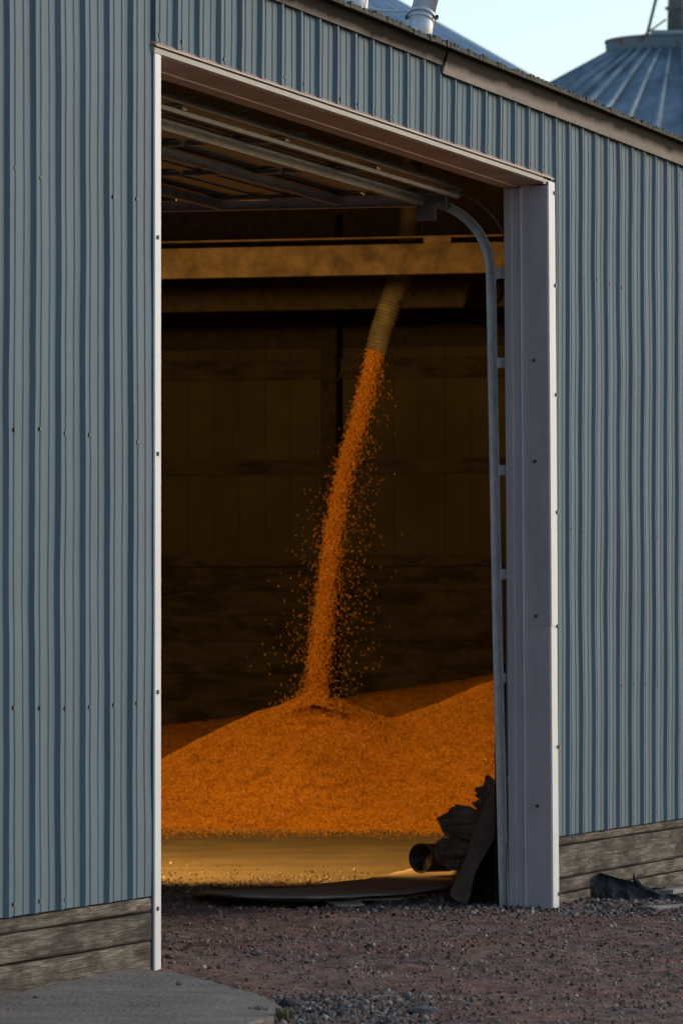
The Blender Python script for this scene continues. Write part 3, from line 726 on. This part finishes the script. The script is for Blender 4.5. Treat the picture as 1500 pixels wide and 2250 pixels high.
# ---------------------------------------------------------------- concrete apron
edge = [(-400, 2230), (-200, 2200), (0, 2176), (110, 2155), (233, 2133), (300, 2130), (345, 2136), (420, 2148), (500, 2163), (560, 2180), (605, 2196), (622, 2210), (600, 2224), (565, 2238), (520, 2255), (430, 2300), (350, 2420), (-500, 2500)]
top = []
for i in range(len(edge)):
    x0, y0 = edge[i]; x1, y1 = edge[(i+1) % len(edge)]
    for k in range(6):
        q = k/6; top.append((x0+(x1-x0)*q, y0+(y1-y0)*q))
bm = bmesh.new(); vt = []
for i, (x, y) in enumerate(top):
    p = G(x, y, .035); p.x += mnoise.noise(Vector((i*.7, 1, 1)))*.02; p.y += mnoise.noise(Vector((i*.7, 7, 1)))*.05; vt.append(bm.verts.new(p))
f = bm.faces.new(vt); bmesh.ops.triangulate(bm, faces=[f])
bmesh.ops.subdivide_edges(bm, edges=bm.edges[:], cuts=5, use_grid_fill=True)
for v in bm.verts: v.co.z += mnoise.noise(v.co*1.2)*.02+mnoise.noise(v.co*6)*.005-.035*ss((v.co.x+.45)/.35)
bm.normal_update()
r = bmesh.ops.extrude_face_region(bm, geom=bm.faces[:])
for v in [g for g in r['geom'] if isinstance(g, bmesh.types.BMVert)]: v.co.z -= .16
bmesh.ops.recalc_face_normals(bm, faces=bm.faces[:])
me = bpy.data.meshes.new('concrete_apron'); bm.to_mesh(me); bm.free()
tag(link('concrete_apron', me, M['slab']), kind='structure')

# ---------------------------------------------------------------- stones
def gzr(X, Y):
    t = np.clip((Y-26)/7, 0, 1); z = -.07*t*t*(3-2*t)
    return z+vnoise(X, Y, 1.1, 1)*.05+vnoise(X, Y, 5, 2)*.022+vnoise(X, Y, 17, 3)*.016
n = 48000
Y = rng.uniform(21.6, 34.8, n); X = rng.uniform(-2.2, 3.2, n)
den = .35+.9*np.clip(vnoise(X, Y, .9, 9)+.35, 0, 1)
den += 1.2*np.exp(-((Y-32.3)/.8)**2)*(X > .4)+1.0*np.exp(-(((X+.15)/.9)**2+((Y-22.7)/1.0)**2))
kp = rng.uniform(0, 1.6, n) < den; X, Y = X[kp], Y[kp]
s = np.clip(rng.lognormal(-5.1, .40, len(X)), .003, .016)
S = np.stack([s*rng.uniform(.8, 1.4, len(X)), s*rng.uniform(.7, 1.2, len(X)), s*rng.uniform(.5, .9, len(X))], 1)
V, Fc = scatter(np.stack([X, Y, gzr(X, Y)+s*.2], 1), S, ICO_V, ICO_F, .38)
tag(np_mesh('gravel', V-np.array([0, 27, 0]), Fc, M['stone'], loc=(0, 27, 0)), 'crushed stone gravel strewn over the yard in front of the shed', 'gravel', kind='stuff')
M['stone2'] = stone('pale_crushed_stone', [(0, (.04, .035, .032)), (.4, (.12, .105, .095)), (.75, (.21, .19, .175)), (1, (.38, .36, .34))])
n = 5200
X = rng.uniform(-2, 4.4, n); Y = 32.6+rng.normal(0, .55, n)-.1*(X-1.5); kp = (X > .2+rng.normal(0, .35, n)); X, Y = X[kp], Y[kp]
X2 = -.15+rng.normal(0, .33, 1500); Y2 = 22.7+rng.normal(0, .55, 1500); kp = ~((X2 < -.28+.0*Y2) & (Y2 < 24.3)); X = np.concatenate([X, X2[kp]]); Y = np.concatenate([Y, Y2[kp]])
s = np.where(Y > 28, np.clip(rng.lognormal(-4.6, .38, len(X)), .005, .022), np.clip(rng.lognormal(-4.75, .35, len(X)), .004, .018))
S = np.stack([s*rng.uniform(.8, 1.4, len(X)), s*rng.uniform(.7, 1.2, len(X)), s*rng.uniform(.5, .9, len(X))], 1)
V, Fc = scatter(np.stack([X, Y, gzr(X, Y)+s*.2], 1), S, ICO_V, ICO_F, .42)
tag(np_mesh('coarse_gravel', V-np.array([0, 27, 0]), Fc, M['stone2'], loc=(0, 27, 0)), 'coarser pale grey stones banked by the far jamb and beside the apron tip', 'gravel', kind='stuff')
# dirt crumbs and clods trodden in over the threshold
n = 7000; X = rng.uniform(-2, 1.5, n); Y = 33.6+np.abs(rng.normal(0, 1.5, n)); s = rng.uniform(.004, .011, n)
V, Fc = scatter(np.stack([X, Y, np.full(n, -.066)+.15*(gzr(X, Y)+.07)*(Y < 36)], 1), np.stack([s*1.3, s, s*.6], 1), ICO_V, ICO_F, .4)
tag(np_mesh('threshold_dirt', V-np.array([0, 35, 0]), Fc, M['stone'], loc=(0, 35, 0)), 'brown crumbs of dirt trodden onto the front edge of the shed floor', 'dirt', kind='stuff')
def rock(x, y, r, label, mat, sq=(1, .8, .6)):
    c = G(x, y, 0.0); c.z = gz(c.x, c.y)+r*.25+(.045 if x < 500 and y > 2150 else 0)
    bm = bmesh.new(); bmesh.ops.create_icosphere(bm, subdivisions=2, radius=1)
    sd_ = random.uniform(0, 99)
    for v in bm.verts:
        d = 1+.45*mnoise.noise(v.co*1.3+Vector((sd_, 0, 0))); v.co = Vector((v.co.x*sq[0], v.co.y*sq[1], v.co.z*sq[2]))*r*d
    me = bpy.data.meshes.new('rock'); bm.to_mesh(me); bm.free()
    o = link('rock', me, mat, loc=c); tag(o, label, 'rock')
M['rk'] = pm('rock_grey', (.09, .08, .075), (.2, .185, .175), 18, .9, 0, .5, 50)
M['rkd'] = pm('rock_dark', (.03, .028, .028), (.07, .065, .06), 18, .9, 0, .5, 50)
rock(562, 2096, .032, 'lone pale grey stone on bare brown dirt right of the near jamb', M['rk'])
rock(812, 2081, .026, 'small dark stone alone in the middle of the reddish gravel', M['rkd'])
rock(925, 2228, .05, 'broad flat stone low in the gravel at the bottom edge', M['rk'], (1.3, .8, .4))
rock(635, 2212, .045, 'dark lump of stone just off the tip of the concrete apron', M['rkd'])
rock(65, 2169, .028, 'brownish stone lying against the foot of the near base planks', M['rk'])
rock(80, 2217, .013, 'small reddish pebble out on the concrete apron', M['rk'])
rock(393, 2187, .015, 'grey pebble on the concrete apron right of the near jamb', M['rk'])

# weeds at the apron edge
def weed(x, y, nb, h, label):
    c = G(x, y, 0); mb = MB()
    for i in range(nb):
        a = random.uniform(0, 6.28); l = h*random.uniform(.5, 1.1); ln = random.uniform(.2, 1.1); b = c+Vector((random.gauss(0, .02), random.gauss(0, .03), .0))
        d = Vector((math.cos(a), math.sin(a), 0)); s_ = Vector((-d.y, d.x, 0))*.0022
        p1 = b+d*l*ln*.4+Vector((0, 0, l*.7)); p2 = b+d*l*ln+Vector((0, 0, l*.8))
        mb.add([b-s_, b+s_, p1+s_, p1-s_, p2], [(0, 1, 2, 3), (3, 2, 4)])
    tag(mb.build('weed', M['grass'], origin=c), label, 'weed', 'weeds at the edge of the concrete apron')
weed(566, 2232, 60, .05, 'sparse brownish weed tuft in the stones nearest the apron edge')
weed(622, 2240, 80, .055, 'greener weed tuft among pebbles right of the apron tip')

# ---------------------------------------------------------------- belting sheets, tarps and scrap by the far jamb
def sheet(poly_px, z, th, name, mat, label, cat, sub=5, amp=.012, zfun=None, group=None):
    bm = bmesh.new(); vs = [bm.verts.new(G(x, y, z)) for x, y in poly_px]
    f = bm.faces.new(vs); bmesh.ops.triangulate(bm, faces=[f])
    bmesh.ops.subdivide_edges(bm, edges=bm.edges[:], cuts=sub, use_grid_fill=True)
    for v in bm.verts:
        v.co.z += amp*mnoise.noise(v.co*Vector((1.1, 1.1, 1)).x if False else v.co*1.4)+amp*.5*mnoise.noise(v.co*4)
        if zfun: v.co.z += zfun(v.co)
    c = sum((v.co for v in bm.verts), Vector())/len(bm.verts); c.z = z
    for v in bm.verts: v.co -= c
    bm.normal_update()
    if sum(f.normal.z for f in bm.faces) < 0: bmesh.ops.reverse_faces(bm, faces=bm.faces[:])
    me = bpy.data.meshes.new(name); bm.to_mesh(me); bm.free()
    o = link(name, me, mat, loc=c); s = o.modifiers.new('s', 'SOLIDIFY'); s.thickness = th; s.offset = -1
    for p in me.polygons: p.use_smooth = True
    return tag(o, label, cat, group)
GR = 'flat belting sheets in the doorway'
sheet([(420, 1962), (470, 1952), (600, 1948), (800, 1934), (905, 1908), (1012, 1905), (1000, 1935), (985, 1950), (900, 1962), (700, 1972), (520, 1970)], -.012, .012, 'belting_sheet', M['rubber'], 'long tan belting sheet lying across the doorway, topmost of the stack', 'rubber sheet', amp=.012, group=GR)
sheet([(424, 1968), (520, 1975), (700, 1978), (880, 1974), (985, 1960), (1000, 1945), (860, 1940), (600, 1952), (470, 1957)], -.042, .012, 'belting_sheet', M['rubber'], 'lower belting sheet poking out under the long tan one', 'rubber sheet', amp=.014, group=GR)
sheet([(700, 1978), (790, 1976), (800, 1988), (735, 1990)], -.045, .01, 'belting_sheet', M['rubber'], 'small belting flap sticking out toward the camera under the sheets', 'rubber sheet', amp=.008, group=GR)
# leaning bent belt strip
def strip(rows, name, mat, label, cat, th=.008, sm=True):
    vs = []; fs = []
    for (l, r_) in rows: vs += [l, (l+r_)/2+Vector((0, .012, 0)), r_]
    for i in range(len(rows)-1):
        for k in range(2): a = i*3+k; fs.append((a, a+1, a+4, a+3))
    c = Vector(rows[0][0]); o = MB().add(vs, fs).build(name, mat, origin=c, smooth=sm)
    ssf = o.modifiers.new('ss', 'SUBSURF'); ssf.levels = 2; ssf.render_levels = 2
    s = o.modifiers.new('s', 'SOLIDIFY'); s.thickness = th
    return tag(o, label, cat)
strip([(PT(980, 1968, 33.4), PT(1030, 1992, 33.2)), (PT(1003, 1930, 33.7), PT(1036, 1946, 33.5)), (PT(1013, 1906, 33.8), PT(1043, 1914, 33.7)),
       (PT(1024, 1880, 33.8), PT(1058, 1888, 33.7)), (PT(1039, 1830, 33.75), PT(1088, 1842, 33.7)), (PT(1058, 1775, 33.7), PT(1106, 1788, 33.6)), (PT(1088, 1718, 33.7), PT(1112, 1724, 33.6))],
      'leaning_belt', M['board'], 'dusty brown belt strip leaning up against the door track', 'belt strip')
# crumpled heaps
def crumple(name, pts, mat, label, cat, thick=.01, seed=0, amp=.05, sub=7, dep=.25, fr=3.5):
    """pts: outline in (px, py) at depth Y; a folded sheet hung over that outline with real depth"""
    Yb = pts[0]; out = pts[1:]
    bm = bmesh.new(); vs = [bm.verts.new(PT(x, y, Yb)) for x, y in out]
    f = bm.faces.new(vs); c = sum((v.co for v in vs), Vector())/len(vs); zt = max(v.co.z for v in vs); zb = min(v.co.z for v in vs)
    bmesh.ops.triangulate(bm, faces=[f]); bmesh.ops.subdivide_edges(bm, edges=bm.edges[:], cuts=sub, use_grid_fill=True)
    bnd = {v for e in bm.edges if e.is_boundary for v in e.verts}
    sdv = Vector((seed*3.7, seed, 0))
    for v in bm.verts:
        p = v.co.copy(); q = p*fr+sdv
        rdg = abs(mnoise.noise(Vector((q.x*1.2, 0, q.z*2.2))+sdv))+.5*abs(mnoise.noise(Vector((q.x*3, 1, q.z*5))+sdv))
        v.co.y += amp*(rdg*2-.6)*(0.4 if v in bnd else 1)
        v.co.y -= dep*(1-(p.z-zb)/max(.01, zt-zb))*.8-dep*.4     # lower part comes forward
        if v in bnd: v.co.x += mnoise.noise(p*9+sdv)*.012; v.co.z += mnoise.noise(p*9-sdv)*.01
    for v in bm.verts: v.co -= c
    bmesh.ops.recalc_face_normals(bm, faces=bm.faces[:])
    me = bpy.data.meshes.new(name); bm.to_mesh(me); bm.free()
    o = link(name, me, mat, loc=c); s = o.modifiers.new('s', 'SOLIDIFY'); s.thickness = thick; s.offset = 0
    return tag(o, label, cat)
crumple('crumpled_tarp', [35.2, (960, 1796), (966, 1812), (976, 1834), (990, 1842), (1010, 1850), (1040, 1862), (1100, 1870), (1112, 1800), (1085, 1778), (1062, 1779), (1040, 1785), (1018, 1778), (995, 1776), (986, 1782), (992, 1790), (1010, 1790), (985, 1800), (968, 1804)],
        M['rag'], 'stiff brown crumpled tarp spreading left behind the leaning belt', 'tarp', seed=1, amp=.09, dep=.2)
crumple('crumpled_tarp', [35.0, (1112, 1722), (1086, 1716), (1078, 1724), (1071, 1702), (1065, 1724), (1062, 1730), (1046, 1733), (1045, 1740), (1056, 1748), (1062, 1758), (1048, 1757), (1040, 1764), (1055, 1766), (1062, 1776), (1080, 1790), (1112, 1790)],
        M['rag'], 'spiky torn corner of dark tarp standing highest beside the door track', 'tarp', seed=4, amp=.04, dep=.12)
crumple('crumpled_tarp', [34.9, (960, 1850), (975, 1842), (1000, 1850), (1040, 1840), (1110, 1850), (1112, 1935), (1060, 1925), (1010, 1900), (975, 1902), (955, 1885), (962, 1868)],
        M['rag'], 'grey-brown rag heap between the dark pipe end and the belt strip', 'rag heap', seed=8, amp=.08, dep=.2, fr=5)
def fold(par, Yd, root, tip, wpx, seed, amp=.022):
    a = PT(root[0], root[1], Yd); b = PT(tip[0], tip[1], Yd-.12); d = b-a; L = d.length; dn = d.normalized()
    sd_ = dn.cross(Vector((0, 1, 0))).normalized(); W = wpx/F*Yd; vs = []; fs = []; nu, nv = 14, 9
    for i in range(nu):
        t_ = i/(nu-1); wd_ = W*(.55+.9*t_-1.35*t_**3)*(1 if t_ < .97 else .35)
        for j in range(nv):
            q = j/(nv-1)-.5
            p = a+d*t_+sd_*q*wd_+Vector((0, 1, 0))*(amp*math.sin(q*13+seed+t_*1.5)*(1.1-t_*.5)-.05*math.sin(t_*3.1))
            p += dn.cross(sd_)*0+Vector((0, 0, .03*math.sin(t_*2.6+seed)))+Vector((mnoise.noise(p*14), mnoise.noise(p*11), mnoise.noise(p*13)))*.014
            vs.append(p)
    for i in range(nu-1):
        for j in range(nv-1): k = i*nv+j; fs.append((k, k+1, k+nv+1, k+nv))
    o = MB().add(vs, fs).build('fold', M['rag'], par, origin=par.location, smooth=True)
    s_ = o.modifiers.new('s', 'SOLIDIFY'); s_.thickness = .007; s_.offset = 0
tarps = [o for o in bpy.data.objects if o.name.startswith('crumpled_tarp')]
big = [o for o in tarps if 'spreading' in o['label']][0]; top_ = [o for o in tarps if 'spiky' in o['label']][0]; low = [o for o in tarps if 'rag heap' in o['label']][0]
for r_, t_, w_, sd2 in (((1095, 1812), (958, 1796), 46, 1), ((1098, 1800), (984, 1779), 30, 2.3), ((1090, 1790), (1000, 1774), 24, 4), ((1085, 1838), (982, 1838), 34, 5.5), ((1080, 1822), (968, 1820), 34, .6)):
    fold(big, 34.95, r_, t_, w_, sd2)
for r_, t_, w_, sd2 in (((1090, 1775), (1070, 1700), 26, 1), ((1095, 1765), (1044, 1734), 24, 2), ((1092, 1780), (1038, 1762), 18, 3.3), ((1098, 1760), (1092, 1708), 20, 5)):
    fold(top_, 34.85, r_, t_, w_, sd2, .014)
for r_, t_, w_, sd2 in (((1060, 1880), (958, 1862), 40, 1.4), ((1050, 1895), (975, 1890), 30, 2.9), ((1040, 1862), (985, 1848), 26, 4.4)):
    fold(low, 34.75, r_, t_, w_, sd2, .02)
crumple('black_sheet', [34.1, (1012, 1950), (1030, 1900), (1055, 1850), (1115, 1820), (1118, 1998), (1060, 1998), (1020, 1985)],
        M['tarp'], 'black sheet standing in for the shade in the gap between leaning belt and door track', 'plastic sheet', seed=11, amp=.04, dep=.1)  # black sheet placed where the gap lies in deep shade
crumple('black_sheet', [33.1, (1030, 1990), (1034, 1976), (1055, 1968), (1084, 1965), (1090, 1984), (1075, 1990), (1050, 1997)],
        M['tarp'], 'curled grey-black scrap of sheet at the foot of the leaning belt', 'plastic sheet', seed=13, amp=.02, dep=.15)
# dark pipe end lying on the floor
pc = PT(925, 1886, 35.6)
pd = empty('small_drum', (pc.x, pc.y, -.07), 'dark round drum lying on its side beside the rag heap', 'drum')
o0 = Vector((pc.x, pc.y, -.07)); ax = Vector((.93, .36, 0.02)).normalized(); ax = Vector((.60, .78, -.02)).normalized()
vs = []; fs = []; seg = 32
for (l, r_) in ((0, .096), (0, .089), (.05, .087), (.051, .001), (.30, .001), (.30, .092), (.02, .094)):
    s1 = Vector((ax.y, -ax.x, 0)).normalized(); s2 = ax.cross(s1)
    for k in range(seg):
        th = 2*math.pi*k/seg; vs.append(pc+ax*l+(s1*math.cos(th)+s2*math.sin(th))*r_)
for j in range(7):
    for k in range(seg): k2 = (k+1) % seg; j2 = (j+1) % 7; fs.append((j*seg+k, j*seg+k2, j2*seg+k2, j2*seg+k))
MB().add(vs, fs).build('drum_body', M['drum'], pd, origin=o0, smooth=True)
rv = []
for th in np.linspace(0, 2*math.pi, 33): rv.append(pc+(s1*math.cos(th)+s2*math.sin(th))*.096)
MB().tube(rv, .005, 8, caps=False).build('rim', M['drum'], pd, origin=o0, smooth=True)
# outside right: crumpled black tarp on planks
crumple('crumpled_tarp', [33.35, (1297, 1960), (1300, 1932), (1318, 1921), (1345, 1928), (1376, 1938), (1392, 1942), (1394, 1920), (1402, 1936), (1410, 1948), (1450, 1962), (1500, 1972), (1560, 1976), (1560, 1986), (1500, 1988), (1440, 1989), (1380, 1992), (1310, 1992), (1298, 1985)],
        M['tarp'], 'crumpled black plastic tarp dumped against the far base planks', 'tarp', seed=21, amp=.06, dep=.35, thick=.006)
crumple('crumpled_tarp', [35.0, (1420, 1955), (1435, 1952), (1462, 1953), (1466, 1968), (1420, 1970)], M['tarp'], 'small black tarp fold behind the dumped plastic by the planks', 'tarp', seed=25, amp=.02, dep=.05)
def lboard(x0, y0, x1, y1, wd, th, label, z):
    a, b = G(x0, y0, z), G(x1, y1, z); d = (b-a).normalized(); s_ = Vector((-d.y, d.x, 0))*wd/2; h = Vector((0, 0, th))
    vs = [a-s_, b-s_, b+s_, a+s_]; vs += [v+h for v in vs]
    tag(MB().add(vs, [(0, 3, 2, 1), (4, 5, 6, 7), (0, 1, 5, 4), (1, 2, 6, 5), (2, 3, 7, 6), (3, 0, 4, 7)]).build('scrap_board', M['paleboard'], origin=a, bevel=.004), label, 'board')
lboard(1420, 2004, 1580, 1994, .10, .03, 'pale board on the ground in front of the dumped black plastic', -.07)
lboard(1462, 1966, 1600, 1950, .10, .03, 'pale board behind the dumped black plastic at the right edge', -.07)
